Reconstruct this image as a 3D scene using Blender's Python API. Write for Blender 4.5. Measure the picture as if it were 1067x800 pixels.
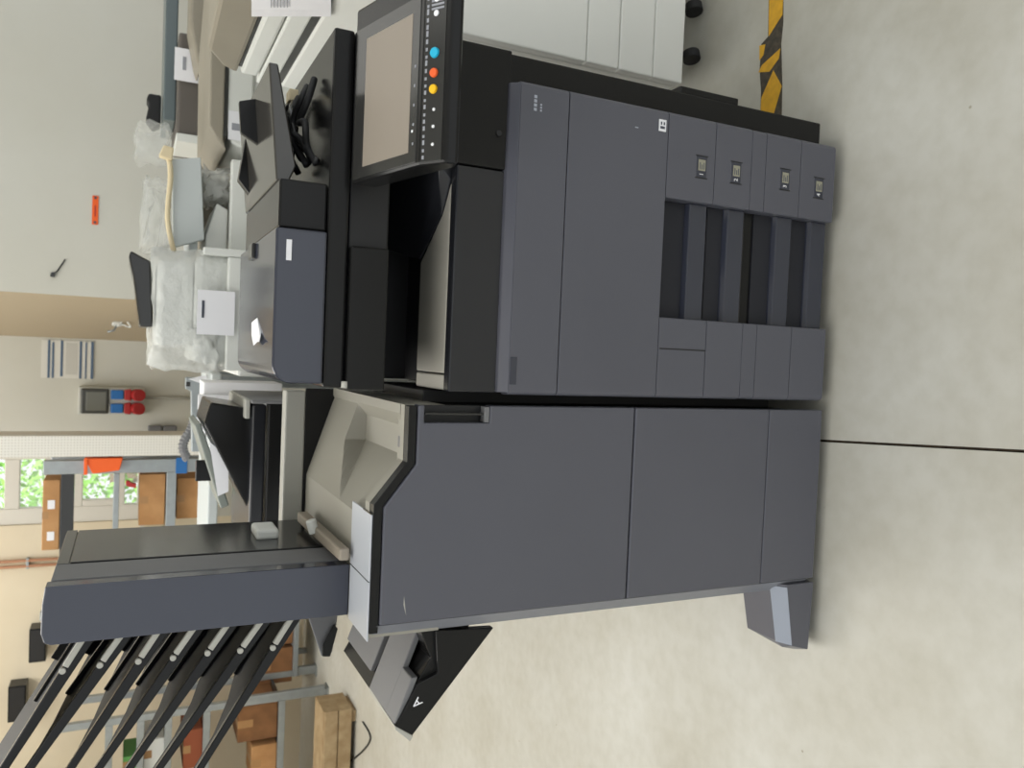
import bpy, bmesh, math, random
import numpy as np
from mathutils import Vector, Matrix
random.seed(7)
scn = bpy.context.scene
for o in list(bpy.data.objects): bpy.data.objects.remove(o)
COL = scn.collection

# ------------------------------------------------------------------ camera
FPX, CX, CY, CZ, YAW, PITCH, ROLL = 829.94, .0765, -1.3746, 1.5109, -.0389, .4478, .0261
fw = Vector((math.sin(YAW)*math.cos(PITCH), math.cos(YAW)*math.cos(PITCH), -math.sin(PITCH)))
r0 = fw.cross(Vector((0, 0, 1))).normalized(); u0 = r0.cross(fw)
RT = math.cos(ROLL)*r0 + math.sin(ROLL)*u0          # right of the upright picture
UP = -math.sin(ROLL)*r0 + math.cos(ROLL)*u0         # up of the upright picture
CP = Vector((CX, CY, CZ))
cd = bpy.data.cameras.new('camera'); cam = bpy.data.objects.new('camera', cd); COL.objects.link(cam)
# the photograph was taken with the phone on its side: image right = down, image up = right
m3 = Matrix((-UP, RT, -fw)).transposed()
cam.matrix_world = Matrix.Translation(CP) @ m3.to_4x4()
cd.sensor_fit = 'HORIZONTAL'; cd.sensor_width = 36; cd.lens = FPX/1067*36; cd.clip_start = .02; cd.clip_end = 200
cd.dof.use_dof = True; cd.dof.focus_distance = 1.55; cd.dof.aperture_fstop = 6.5
scn.camera = cam
# ------------------------------------------------------------------ world, lights, exposure
w = bpy.data.worlds.new('world'); scn.world = w; w.use_nodes = True
bg = w.node_tree.nodes['Background']; bg.inputs[0].default_value = (.93, .97, 1, 1); bg.inputs[1].default_value = 1.15
def area(name, loc, size, sizey, power, color, target=None):
    d = bpy.data.lights.new(name, 'AREA'); d.shape = 'RECTANGLE'; d.size = size; d.size_y = sizey; d.energy = power; d.color = color
    o = bpy.data.objects.new(name, d); COL.objects.link(o); o.location = loc
    if target: o.rotation_euler = (Vector(target)-Vector(loc)).to_track_quat('-Z', 'Y').to_euler()
    return o
area('ceiling_light_row', (-1.7, 1.3, 4.6), 2.4, 9, 270, (1, .985, .95))
area('ceiling_light_row', (2.6, 1.5, 4.6), 1.2, 7, 36, (1, .985, .95))
sd = bpy.data.lights.new('sun', 'SUN'); sd.energy = 7; sd.angle = .02; sd.color = (1, .96, .88)
so = bpy.data.objects.new('sun', sd); COL.objects.link(so); so.location = (6, -20, 20); so.rotation_euler = Vector((-.35, .55, -1)).to_track_quat('-Z', 'Y').to_euler()
scn.view_settings.view_transform = 'Standard'; scn.view_settings.look = 'None'
scn.view_settings.exposure = 0.0; scn.view_settings.gamma = 1; scn.view_settings.use_curve_mapping = False

# ------------------------------------------------------------------ helpers
def ray(x, y): return fw + RT*((400-y)/FPX) + UP*((533.5-x)/FPX)
def at(x, y, Y):                       # photo pixel -> point at depth Y
    d = ray(x, y); return CP + d*((Y-CY)/d.y)
def atz(x, y, Z): d = ray(x, y); return CP + d*((Z-CZ)/d.z)
def atx(x, y, X): d = ray(x, y); return CP + d*((X-CX)/d.x)
def rect(x0, y0, x1, y1, Y):           # photo box (x0<x1, y0<y1) -> xl, xr, zb, zt at depth Y
    a, b, c, d = at(x0, y0, Y), at(x0, y1, Y), at(x1, y0, Y), at(x1, y1, Y)
    return (b.x+d.x)/2, (a.x+c.x)/2, (c.z+d.z)/2, (a.z+b.z)/2
def lin(c):
    c /= 255.; return c/12.92 if c <= .04045 else ((c+.055)/1.055)**2.4
def rgb(r, g, b): return (lin(r), lin(g), lin(b), 1)
MATS = {}
def mat(name, col, rough=.5, metal=0, bump=0, bscale=400, var=0, vscale=6, trans=0, alpha=1, coat=0, emit=0, spec=.5, col2=None):
    if name in MATS: return MATS[name]
    m = bpy.data.materials.new(name); m.use_nodes = True; nt = m.node_tree; b = nt.nodes['Principled BSDF']
    c = rgb(*col)
    b.inputs['Base Color'].default_value = c; b.inputs['Roughness'].default_value = rough; b.inputs['Metallic'].default_value = metal
    b.inputs['Transmission Weight'].default_value = trans; b.inputs['Alpha'].default_value = alpha
    b.inputs['Coat Weight'].default_value = coat; b.inputs['Specular IOR Level'].default_value = spec
    tc = nt.nodes.new('ShaderNodeTexCoord')
    if emit: b.inputs['Emission Color'].default_value = c; b.inputs['Emission Strength'].default_value = emit
    if var or col2:
        n = nt.nodes.new('ShaderNodeTexNoise'); n.inputs['Scale'].default_value = vscale; n.inputs['Detail'].default_value = 6
        nt.links.new(tc.outputs['Object'], n.inputs['Vector'])
        mx = nt.nodes.new('ShaderNodeMix'); mx.data_type = 'RGBA'
        c2 = rgb(*col2) if col2 else tuple(v*(1-var) for v in c[:3])+(1,)
        mx.inputs[6].default_value = c; mx.inputs[7].default_value = c2
        rp = nt.nodes.new('ShaderNodeMapRange'); rp.inputs[1].default_value = .35; rp.inputs[2].default_value = .65
        nt.links.new(n.outputs[0], rp.inputs[0]); nt.links.new(rp.outputs[0], mx.inputs[0]); nt.links.new(mx.outputs[2], b.inputs['Base Color'])
    if bump:
        n2 = nt.nodes.new('ShaderNodeTexNoise'); n2.inputs['Scale'].default_value = bscale; n2.inputs['Detail'].default_value = 3
        nt.links.new(tc.outputs['Object'], n2.inputs['Vector'])
        bp = nt.nodes.new('ShaderNodeBump'); bp.inputs['Strength'].default_value = bump; bp.inputs['Distance'].default_value = .002
        nt.links.new(n2.outputs[0], bp.inputs['Height']); nt.links.new(bp.outputs[0], b.inputs['Normal'])
    MATS[name] = m; return m

PANEL = mat('blue_grey_plastic', (86, 87, 96), .32, bump=.05, bscale=900, var=.05, vscale=3)
PANEL2 = mat('dark_blue_grey_plastic', (52, 55, 67), .13, var=.05, vscale=3, spec=.65)
GREYP = mat('mid_grey_plastic', (112, 112, 114), .5, bump=.1, bscale=900)
DKGREY = mat('charcoal_plastic', (48, 48, 47), .15, spec=.45)
BLACK = mat('black_plastic', (29, 29, 29), .2, spec=.22)
BLACKG = mat('glossy_black_plastic', (34, 35, 39), .22)
DEEP = mat('deep_black_plastic', (22, 22, 24), .5)
LIGHTG = mat('light_grey_plastic', (172, 171, 163), .45)
LAV = mat('pale_blue_grey_plastic', (168, 173, 184), .45)
WHITEP = mat('white_plastic', (222, 224, 219), .45, var=.03)
OFFW = mat('offwhite_plastic', (232, 233, 228), .5, var=.03, vscale=4)
BEIGE = mat('beige_plastic', (150, 143, 128), .5, var=.06, vscale=5)
PAPER = mat('white_paper', (236, 236, 240), .7)
INK = mat('dark_ink', (70, 74, 86), .7)
INKL = mat('grey_ink', (150, 152, 160), .7)
GLASSD = mat('display_sheen', (140, 131, 120), .4)  # beige of the reflected room is put into the screen colour
WALLM = mat('wall_paint', (203, 202, 193), .85, bump=.25, bscale=60, col2=(198, 196, 185), vscale=1.2)
WALLC = mat('warm_wall_paint', (224, 212, 188), .85, bump=.2, bscale=60, col2=(217, 204, 178), vscale=1.5)
WALLB = mat('splay_brown', (170, 156, 132), .85, bump=.2, bscale=60)  # even brown, darker than the walls on either side
STEEL = mat('galvanised_steel', (158, 164, 166), .4, .55, var=.1, vscale=20)
CARD = mat('cardboard', (192, 146, 98), .85, bump=.1, bscale=80, col2=(176, 130, 84), vscale=9)
CARDD = mat('brown_cardboard', (140, 98, 62), .85, bump=.1, bscale=80, col2=(122, 84, 52), vscale=9)
WOOD = mat('pale_wood', (172, 150, 116), .7, col2=(150, 126, 92), vscale=14)
RUBBER = mat('black_rubber', (26, 26, 27), .7)
ORANGE = mat('orange_plastic', (238, 96, 22), .5)
BLUE = mat('blue_plastic', (32, 104, 172), .5)
RED = mat('red_plastic', (166, 34, 34), .5)
CYANB = mat('cyan_button', (20, 176, 214), .35)
ORB = mat('orange_button', (238, 98, 40), .35)
YELB = mat('yellow_button', (244, 190, 20), .35)
CREAM = mat('cream_plastic', (222, 206, 170), .5)
PALEBLUE = mat('pale_blue_grey_card', (196, 202, 202), .6)
TAPEY = mat('yellow_tape', (226, 172, 34), .6, col2=(206, 156, 36), vscale=40)
TAPEK = mat('black_tape', (52, 48, 42), .7, col2=(82, 74, 60), vscale=60)
GLASS = mat('window_glass', (255, 255, 255), .02, alpha=.12)
LEAF = mat('leaf_green', (150, 200, 96), .6, col2=(106, 168, 70), vscale=2)
BARK = mat('bark', (110, 96, 78), .9)

def finish(bm, name, material, parent, off, bev=0, smooth=False, seg=2):
    bmesh.ops.recalc_face_normals(bm, faces=bm.faces)
    if bev > 0:
        es = [e for e in bm.edges if len(e.link_faces) == 2 and e.calc_face_angle(0) > .35]
        bmesh.ops.bevel(bm, geom=es, offset=bev, segments=seg, profile=.5, affect='EDGES', clamp_overlap=True)
    bm.transform(Matrix.Translation(-Vector(off)))
    me = bpy.data.meshes.new(name); bm.to_mesh(me); bm.free(); me.materials.append(material)
    if smooth:
        for p in me.polygons: p.use_smooth = True
    o = bpy.data.objects.new(name, me); COL.objects.link(o)
    if parent: o.parent = parent
    return o
def b_box(x0, x1, y0, y1, z0, z1, bm=None):
    bm = bm or bmesh.new()
    v = [bm.verts.new((x, y, z)) for x in (x0, x1) for y in (y0, y1) for z in (z0, z1)]
    for f in ((0, 1, 3, 2), (4, 6, 7, 5), (0, 4, 5, 1), (2, 3, 7, 6), (0, 2, 6, 4), (1, 5, 7, 3)): bm.faces.new([v[i] for i in f])
    return bm
def b_prism(pts, ax, a, b, bm=None):   # pts are (x,z) for ax=1, (y,z) for ax=0, (x,y) for ax=2
    bm = bm or bmesh.new()
    def P(p, t): return (t, p[0], p[1]) if ax == 0 else ((p[0], t, p[1]) if ax == 1 else (p[0], p[1], t))
    A = [bm.verts.new(P(p, a)) for p in pts]; B = [bm.verts.new(P(p, b)) for p in pts]; n = len(pts)
    bm.faces.new(A); bm.faces.new(B[::-1])
    for i in range(n): bm.faces.new([A[i], B[i], B[(i+1) % n], A[(i+1) % n]])
    return bm
def b_hull(pts):
    bm = bmesh.new(); vs = [bm.verts.new(p) for p in pts]; bmesh.ops.convex_hull(bm, input=vs); return bm
def b_cyl(c, r, h, axis, seg=20, r2=None, bm=None):
    bm = bm or bmesh.new(); r2 = r if r2 is None else r2
    q = Vector((0, 0, 1)).rotation_difference(Vector(axis).normalized()).to_matrix().to_4x4()
    bmesh.ops.create_cone(bm, cap_ends=True, segments=seg, radius1=r, radius2=r2, depth=h, matrix=Matrix.Translation(Vector(c)) @ q); return bm
def b_tube(pts, r, seg=8):
    bm = bmesh.new(); pts = [Vector(p) for p in pts]; rings = []
    for i, p in enumerate(pts):
        d = (pts[min(i+1, len(pts)-1)]-pts[max(i-1, 0)]).normalized()
        a = d.orthogonal().normalized() if i == 0 else (rings[-1][1] - d*rings[-1][1].dot(d)).normalized(); b = d.cross(a)
        rings.append(([bm.verts.new(p+(a*math.cos(t)+b*math.sin(t))*r) for t in [2*math.pi*k/seg for k in range(seg)]], a))
    for i in range(len(rings)-1):
        A, B = rings[i][0], rings[i+1][0]
        for k in range(seg): bm.faces.new([A[k], A[(k+1) % seg], B[(k+1) % seg], B[k]])
    bm.faces.new(rings[0][0][::-1]); bm.faces.new(rings[-1][0]); return bm
def smoothpath(P, n=8):
    P = [Vector(p) for p in P]; out = []
    for i in range(len(P)-1):
        a, b, c, d = P[max(i-1, 0)], P[i], P[i+1], P[min(i+2, len(P)-1)]
        for k in range(n):
            t = k/n; out.append(.5*((2*b)+(c-a)*t+(2*a-5*b+4*c-d)*t*t+(3*b-a-3*c+d)*t**3))
    return out+[P[-1]]
def b_sheet(grid, thick):              # grid[i][j] of points -> thin solid
    bm = bmesh.new(); V = [[bm.verts.new(p) for p in row] for row in grid]
    for i in range(len(V)-1):
        for j in range(len(V[0])-1): bm.faces.new([V[i][j], V[i+1][j], V[i+1][j+1], V[i][j+1]])
    bmesh.ops.recalc_face_normals(bm, faces=bm.faces)
    bmesh.ops.solidify(bm, geom=bm.faces[:], thickness=thick); return bm
class Thing:
    def __init__(s, name, label, cat, loc=(0, 0, 0), group=None):
        s.e = bpy.data.objects.new(name, None); COL.objects.link(s.e); s.e.location = loc; s.loc = Vector(loc)
        s.e.empty_display_size = .1; s.e['label'] = label; s.e['category'] = cat
        if group: s.e['group'] = group
    def add(s, name, bm, m, bev=0, parent=None, smooth=False, label=None, seg=2):
        o = finish(bm, name, m, parent or s.e, s.loc, bev, smooth, seg)
        if label: o['label'] = label
        return o
    def box(s, name, x0, x1, y0, y1, z0, z1, m, bev=.003, parent=None, label=None): return s.add(name, b_box(x0, x1, y0, y1, z0, z1), m, bev, parent, label=label)
    def prism(s, name, pts, ax, a, b, m, bev=.002, parent=None, label=None): return s.add(name, b_prism(pts, ax, a, b), m, bev, parent, label=label)
    def text(s, name, body, loc, size, m, rot=(math.pi/2, 0, 0), parent=None):
        c = bpy.data.curves.new(name, 'FONT'); c.body = body; c.size = size; c.extrude = .0003; c.align_x = 'CENTER'; c.align_y = 'CENTER'
        t = bpy.data.objects.new(name, c); COL.objects.link(t); bpy.context.view_layer.update()
        me = bpy.data.meshes.new_from_object(t.evaluated_get(bpy.context.evaluated_depsgraph_get())); bpy.data.objects.remove(t)
        me.transform(Matrix.Translation(Vector(loc)-s.loc) @ __import__('mathutils').Euler(rot).to_matrix().to_4x4())
        me.materials.clear(); me.materials.append(m)
        o = bpy.data.objects.new(name, me); COL.objects.link(o); o.parent = parent or s.e; return o
def solo(name, bm, m, label, cat, bev=0, group=None, smooth=False, kind=None):
    vs = [v.co for v in bm.verts]
    off = Vector((sum(v.x for v in vs)/len(vs), sum(v.y for v in vs)/len(vs), min(v.z for v in vs)))
    o = finish(bm, name, m, None, off, bev, smooth); o.location = off
    if kind: o['kind'] = kind
    else: o['label'] = label; o['category'] = cat
    if group: o['group'] = group
    return o
def struct(name, bm, m, bev=0): return solo(name, bm, m, None, None, bev, kind='structure')

# ------------------------------------------------------------------ the setting
def floor_mat():
    m = bpy.data.materials.new('concrete'); m.use_nodes = True; nt = m.node_tree; b = nt.nodes['Principled BSDF']
    g = nt.nodes.new('ShaderNodeNewGeometry'); L = nt.links.new
    n1 = nt.nodes.new('ShaderNodeTexNoise'); n1.inputs['Scale'].default_value = 2.2; n1.inputs['Detail'].default_value = 8
    n2 = nt.nodes.new('ShaderNodeTexNoise'); n2.inputs['Scale'].default_value = 22; n2.inputs['Detail'].default_value = 8
    n3 = nt.nodes.new('ShaderNodeTexVoronoi'); n3.inputs['Scale'].default_value = 7
    for n in (n1, n2, n3): L(g.outputs['Position'], n.inputs['Vector'])
    r = nt.nodes.new('ShaderNodeValToRGB'); r.color_ramp.elements[0].position = .33; r.color_ramp.elements[1].position = .68
    r.color_ramp.elements[0].color = rgb(182, 179, 168); r.color_ramp.elements[1].color = rgb(198, 197, 190)
    L(n1.outputs[0], r.inputs[0])
    r2 = nt.nodes.new('ShaderNodeValToRGB'); r2.color_ramp.elements[0].position = .3; r2.color_ramp.elements[1].position = .62
    r2.color_ramp.elements[0].color = (.92, .915, .895, 1); r2.color_ramp.elements[1].color = (1, 1, 1, 1); L(n2.outputs[0], r2.inputs[0])
    mx = nt.nodes.new('ShaderNodeMix'); mx.data_type = 'RGBA'; mx.blend_type = 'MULTIPLY'; mx.inputs[0].default_value = 1
    L(r.outputs[0], mx.inputs[6]); L(r2.outputs[0], mx.inputs[7])
    r3 = nt.nodes.new('ShaderNodeValToRGB'); r3.color_ramp.elements[0].position = .012; r3.color_ramp.elements[1].position = .03
    r3.color_ramp.elements[0].color = (.62, .58, .5, 1); r3.color_ramp.elements[1].color = (1, 1, 1, 1); L(n3.outputs[0], r3.inputs[0])
    m2 = nt.nodes.new('ShaderNodeMix'); m2.data_type = 'RGBA'; m2.blend_type = 'MULTIPLY'; m2.inputs[0].default_value = 1
    L(mx.outputs[2], m2.inputs[6]); L(r3.outputs[0], m2.inputs[7]); L(m2.outputs[2], b.inputs['Base Color'])
    b.inputs['Roughness'].default_value = .5
    bp = nt.nodes.new('ShaderNodeBump'); bp.inputs['Strength'].default_value = .15; bp.inputs['Distance'].default_value = .003
    L(n2.outputs[0], bp.inputs['Height']); L(bp.outputs[0], b.inputs['Normal']); return m
CONC = floor_mat()
JOINT = mat('joint_filler', (74, 62, 48), .9, col2=(48, 40, 32), vscale=60)
WB = 6.0; WA = 4.2
fl = struct('floor', b_box(-6, 6, -5, WB, -.12, -.008), JOINT)
def jx(Y): return -.0935 - .0733*Y       # the sawn joint
for pts in ([(-6, -5), (jx(-5)-.003, -5), (jx(WB)-.003, WB), (-6, WB)], [(jx(-5)+.003, -5), (6, -5), (6, WB), (jx(WB)+.003, WB)]):
    s_ = finish(b_prism(pts, 2, -.1, 0), 'slab', CONC, None, fl.location); s_.parent = fl

# back wall with the window opening, stepped wall on the right
wl, wr, wz0, wz1 = rect(-60, 476, 146, 546, WB)
wb = bmesh.new()
b_box(at(60, 352, WB).x, wr, WB, WB+.25, 0, 4.7, wb); b_box(wl, wr, WB, WB+.25, 0, wz0, wb); b_box(wl, wr, WB, WB+.25, wz1, 4.7, wb)
struct('wall_back', wb, WALLM)
struct('wall_back_left', b_box(-6, wl, WB, WB+.25, 0, 4.7), WALLC)
xa = at(60, 307, WA).x; xb = at(60, 352, WB).x
struct('wall_right', b_box(xa, 6, WA, WA+.25, 0, 4.7), WALLM)
struct('wall_splay', b_prism([(xa, WA), (xa+.05, WA+.02), (xb+.1, WB+.1), (xb, WB)], 2, 0, 4.7), WALLB)
struct('wall_left', b_box(-4.3, -4.05, 1.5, WB, 0, 4.7), WALLC)
struct('ceiling', b_box(-9, 9, -10, WB+.25, 4.7, 4.85), mat('ceiling_paint', (215, 213, 205), .9))
# window: frame bars as parts, panes of glass
win = bpy.data.objects.new('window_1', None); COL.objects.link(win); win.location = ((wl+wr)/2, WB, wz0); win['kind'] = 'structure'
FRW = mat('window_frame_white', (214, 210, 200), .5)
def wpart(name, x0, x1, z0, z1, y0=.02, y1=.1, m=FRW, bev=.006):
    o = finish(b_box(x0, x1, WB+y0, WB+y1, z0, z1), name, m, win, win.location, bev); return o
zz = lambda px: at(px, 510, WB).z
wpart('window_frame', wl, wl+.13, wz0, wz1); wpart('window_frame', wr-.02, wr, wz0, wz1)
wpart('window_frame', wl+.13, wr-.02, wz0, zz(143)); wpart('window_frame', wl+.13, wr-.02, wz1-.1, wz1)
wpart('window_frame', wl+.13, wr-.02, zz(130), zz(121)); wpart('window_frame', wl+.13, wr-.02, zz(86), zz(46))
xm = at(100, 521, WB).x; wpart('window_frame', wl+.13, xm, zz(121), zz(86)); 
wpart('window_frame', wl+.13, at(135, 526, WB).x, zz(143), zz(130))
wpart('window_frame', wl+.13, wr-.02, zz(20), zz(4))
for a, b in ((143, 130), (121, 86), (46, 20)): wpart('pane', wl+.12, wr-.02, zz(a), zz(b), .05, .058, GLASS, 0)
wpart('window_sill', wl-.05, wr+.02, wz0-.04, wz0, -.1, .02)

# ------------------------------------------------------------------ copier in front
T = Thing('office_copier', 'tall blue-grey office copier with four paper drawers and tilted touch panel', 'copier', (.32, .3, 0))
FX0, FX1 = .002, .598
body = T.box('body', .012, .656, .034, .62, .055, .868, BLACK, .004)
T.box('side_cover', .656, .672, .04, .5, .3, .46, BLACK, .003, body)
T.box('body_column', .43, .656, .02, .62, .869, 1.085, BLACK, .004)
T.add('lock', b_cyl(at(520, 139, .018), .006, .004, (0, 1, 0)), DEEP, .001)
T.box('rear_column', .012, .43, .42, .62, .869, 1.085, DEEP, .004)
# exit tray inside the copier
T.prism('exit_panel', [(.004, .872), (.428, .872), (.428, .972), (.004, .972)], 1, .022, .05, BLACKG, .004)
T.box('exit_base', .012, .43, .05, .42, .869, .93, DEEP, .002)
T.box('exit_tray', .006, .035, .05, .21, .93, .972, mat('exit_tray_sheen', (170, 167, 158), .35), .003); T.prism('exit_tray', [(.038, .05), (.40, .05), (.345, .09), (.262, .21), (.038, .21)], 2, .93, .972, mat('exit_tray_sheen', (170, 167, 158), .35), .003)  # pale colour holds the light that the dark tray reflects
T.add('exit_wedge', b_hull([(.405, .05, .93), (.43, .05, .93), (.43, .05, 1.0), (.268, .21, .93), (.268, .21, .975), (.345, .095, .93), (.345, .095, .972), (.43, .35, .93), (.43, .35, 1.03), (.405, .05, .975), (.3, .35, .93), (.3, .35, 1.0)]), BLACKG, .002)
# front covers, their side edges rounded
def rpanel(name, x0, x1, z0, z1, m=PANEL, par=None, rl=.011, rr=.011, y1=.034):
    pr = [(x0, y1)]+[(x0+rl-rl*math.cos(t), rl-rl*math.sin(t)) for t in [k*math.pi/10 for k in range(6)]]+[(x1-rr+rr*math.sin(t), rr-rr*math.cos(t)) for t in [k*math.pi/10 for k in range(6)]]+[(x1, y1)]
    return T.add(name, b_prism(pr, 2, z0, z1), m, .0009, par)
cov = rpanel('upper_cover', FX0, FX1, .7525, .857)
T.add('cover_lip', b_prism([(0.001, .857), (.014, .874), (.034, .878), (.034, .857)], 0, FX0+.004, FX1-.004), PANEL, .002, cov)
door = rpanel('front_door', FX0, FX1, .5155, .7505)
for k in range(4): T.box('emblem_letter', .545+k*.008, .5505+k*.008, -.0008, .0005, .823, .829, LAV, 0, cov)
for k in range(3): T.box('emblem_letter', .5455+k*.0055, .549+k*.0055, -.0008, .0005, .812, .8155, LAV, 0, cov)
T.box('scuff_mark', .55, .552, -.0006, .0005, .59, .598, LAV, 0, door)
T.box('nameplate', .022, .075, -.001, .0005, .842, .856, PANEL2, .0004, cov)
sq = T.box('sticker', .553, .577, -.0012, .0005, .522, .54, PAPER, .0004, door)
T.box('sticker_mark', .558, .563, -.0018, -.001, .526, .537, INK, 0, sq); T.box('sticker_mark', .566, .572, -.0018, -.001, .526, .529, INK, 0, sq); T.box('sticker_mark', .566, .572, -.0018, -.001, .533, .536, INK, 0, sq)
# drawers: right block, left block, recessed grip bar between
DZ = [(.3905, .514), (.2895, .389), (.1455, .2475), (.038, .144)]
BZ = [(at(b_, 270, .018).z, at(a_, 270, .018).z) for a_, b_ in ((716.5, 734), (756.5, 773), (807.5, 823), (843.5, 858.5))]
for i, ((z0, z1), (b0, b1)) in enumerate(zip(DZ, BZ)):
    dr = rpanel('drawer', .42, FX1, z0, z1, rl=.003)
    bl = rpanel('drawer_side', FX0, .171, z0, z1, par=dr, rr=.003)
    T.prism('grip_bar', [(.018, b0), (.05, b0), (.05, b1+.006), (.028, b1+.006), (.018, b1)], 0, .171, .42, PANEL2, .002, dr)
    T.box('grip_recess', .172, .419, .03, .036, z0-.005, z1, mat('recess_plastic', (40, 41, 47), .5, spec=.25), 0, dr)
    T.box('grip_shade_strip', .171, .42, .03, .05, b0-.012, b0-.004, DEEP, .001, dr)  # near-black strip stands in for the shade under the bar
    pw_ = at(*((731, 174), (767, 180), (818, 187), (853, 196))[i], 0); zi = pw_.z; dx_ = pw_.x-.496
    win_ = T.box('size_window', .474+dx_, .518+dx_, -.0008, .001, zi-.013, zi+.013, PANEL2, .0004, dr)
    T.box('size_card', .488+dx_, .511+dx_, -.0016, -.0005, zi-.009, zi+.009, mat('size_card', (150, 147, 130), .6), 0, dr)
    for k in range(3): T.box('card_print', .491+dx_, .505+dx_-.004*(k % 2), -.002, -.0014, zi-.006+k*.005, zi-.004+k*.005, INK, 0, dr)
    T.box('window_edge', .4715+dx_, .4735+dx_, -.001, .001, zi-.016, zi+.016, DEEP, 0, dr); T.box('window_edge', .518+dx_, .52+dx_, -.001, .001, zi-.016, zi+.016, DEEP, 0, dr)
    T.text('drawer_number', '1234'[i], (.4805+dx_, -.0009, zi), .014, PAPER, parent=dr)
    if i == 0: T.box('slit', .1045, .107, -.0006, .001, z0, z1-.003, DEEP, 0, bl)
for fa, fb_ in ((FX0+.001, .171), (.42, FX1-.001)): rpanel('feeder_rail', fa, fb_, .2488, .2884, rl=.01 if fa < .1 else .003, rr=.003 if fa < .1 else .01)
for x in (.06, .58):
    for y in (.1, .55): T.add('caster', b_cyl((x, y, .028), .027, .03, (1, 0, 0)), RUBBER, .003)
# scanner and platen cover
sc = T.box('scanner_body', .004, .645, .062, .6, 1.086, 1.16, DEEP, .004)
T.box('scanner_front', .003, .262, .045, .066, 1.088, 1.159, BLACK, .004, sc)
T.box('scanner_frame', .262, .645, .075, .6, 1.155, 1.166, BLACK, .002, sc)
T.box('platen_cover', .006, .642, .052, .585, 1.163, 1.2, BLACK, .005)
T.add('platen_hinge_pin', b_cyl((.012, .05, 1.161), .006, .012, (1, 0, 0)), LIGHTG, .001)
# document feeder
r_ = .034; x0_, x1_, z0_, z1_ = .012, .282, 1.201, 1.289
prof = [(x0_, z0_), (x1_, z0_), (x1_, z1_)]+[(x0_+r_-r_*math.sin(t), z1_-r_+r_*math.cos(t)) for t in [k*math.pi/2/8 for k in range(9)]]
adf = T.prism('document_feeder', prof, 1, .05, .545, PANEL2, .004)
T.box('feeder_label', .226, .262, .0488, .0505, 1.262, 1.271, PAPER, .0003, adf)
g = [[atz(x, y, 1.2895+.004*k) for (x, y) in row] for k, row in enumerate([[(262, 336), (268, 331), (272, 346)], [(262, 349), (267, 349), (271, 352)], [(264, 360), (268, 356), (270, 356)]])]
T.add('feeder_sticker', b_sheet(g, .0006), PAPER, 0, adf)
T.box('feeder_latch', .25, .281, .3, .36, 1.288, 1.296, DKGREY, .003, adf)
T.box('tray_base', .283, .368, .06, .5, 1.201, 1.284, BLACK, .004)
tr = T.prism('document_tray', [(.37, 1.262), (.40, 1.25), (.575, 1.287), (.575, 1.303), (.37, 1.284)], 1, .1, .52, mat('tray_plastic', (58, 56, 52), .1, spec=.7), .003)
T.add('paper_guide', b_hull([(.47, .28, 1.29), (.56, .28, 1.3), (.49, .28, 1.326), (.55, .28, 1.331), (.47, .295, 1.29), (.56, .295, 1.3), (.49, .295, 1.326), (.55, .295, 1.331)]), BLACK, .002, tr)
T.add('paper_guide', b_hull([(.40, .44, 1.285), (.52, .44, 1.298), (.43, .44, 1.31), (.40, .47, 1.285), (.52, .47, 1.298), (.43, .47, 1.31)]), BLACK, .002, tr)
T.box('tray_support', .37, .40, .3, .5, 1.2, 1.262, BLACK, .003, tr)
# tilted control panel
cp = T.prism('control_panel', [(.03, 1.168), (-.18, 1.114), (-.222, 1.086), (-.226, 1.066), (-.2, 1.06), (.03, 1.12)], 0, .366, .668, BLACK, .005)
T.box('panel_arm', .44, .64, .0, .06, 1.04, 1.125, BLACK, .004)
def onp(x, y, h=0): return Vector((x, y, 1.168-(.03-y)*(.054/.21)+h))
def pslab(name, x0, x1, ya, yb, h, m, par, bev=.0006):
    return T.add(name, b_hull([onp(x, y, k) for x in (x0, x1) for y in (ya, yb) for k in (-.002, h)]), m, bev, par)
bz = pslab('screen_bezel', .372, .63, -.172, .022, .0012, DKGREY, cp)
pslab('touch_screen', .39, .607, -.152, -.012, .002, GLASSD, bz)
pslab('status_light', .42, .424, -.163, -.159, .002, PAPER, bz)
for k in range(5): pslab('panel_mark', .40+k*.03, .404+k*.03, -.165, -.162, .0018, INKL, bz, 0)
def onk(x, t, h=0):                    # point on the key strip (t 0 rear .. 1 front)
    p = Vector((x, -.181-.039*t, 1.1135-.026*t)); return p+Vector((0, -.026, .039)).normalized()*h
KN = Vector((0, -.026, .039)).normalized()
ks = T.add('key_strip', b_hull([onk(x, t, h) for x in (.37, .664) for t in (.06, .9) for h in (-.002, .001)]), DKGREY, .0005)
def key(x, t, r, m, h=.004): return T.add('button', b_cyl(onk(x, t, h/2+.001), r, h, KN, 18, r*.85), m, .0008, ks)
def kx(px, py): return atz(px, py, 1.1).x
key(kx(449, 60), .5, .0085, CYANB); key(kx(449.5, 79.5), .5, .0075, ORB); yb_ = key(kx(448.5, 96.5), .5, .0075, YELB)
for py in (118, 135, 153): key(kx(447, py), .55, .0028, PAPER, .002); 
for py in (6, 20): key(kx(450, py), .5, .005, PAPER, .002)
for k in range(26):
    x = .374+k*.011
    T.add('key_print', b_hull([onk(a, t, h) for a in (x, x+random.uniform(.004, .009)) for t in (.12, .2) for h in (0, .0014)]), INKL, 0, ks)
for k in range(10):
    x = .60+k*.006
    T.add('key_print', b_hull([onk(a, t, h) for a in (x, x+.003) for t in (.3, .8) for h in (0, .0014)]), INKL, 0, ks)

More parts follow.
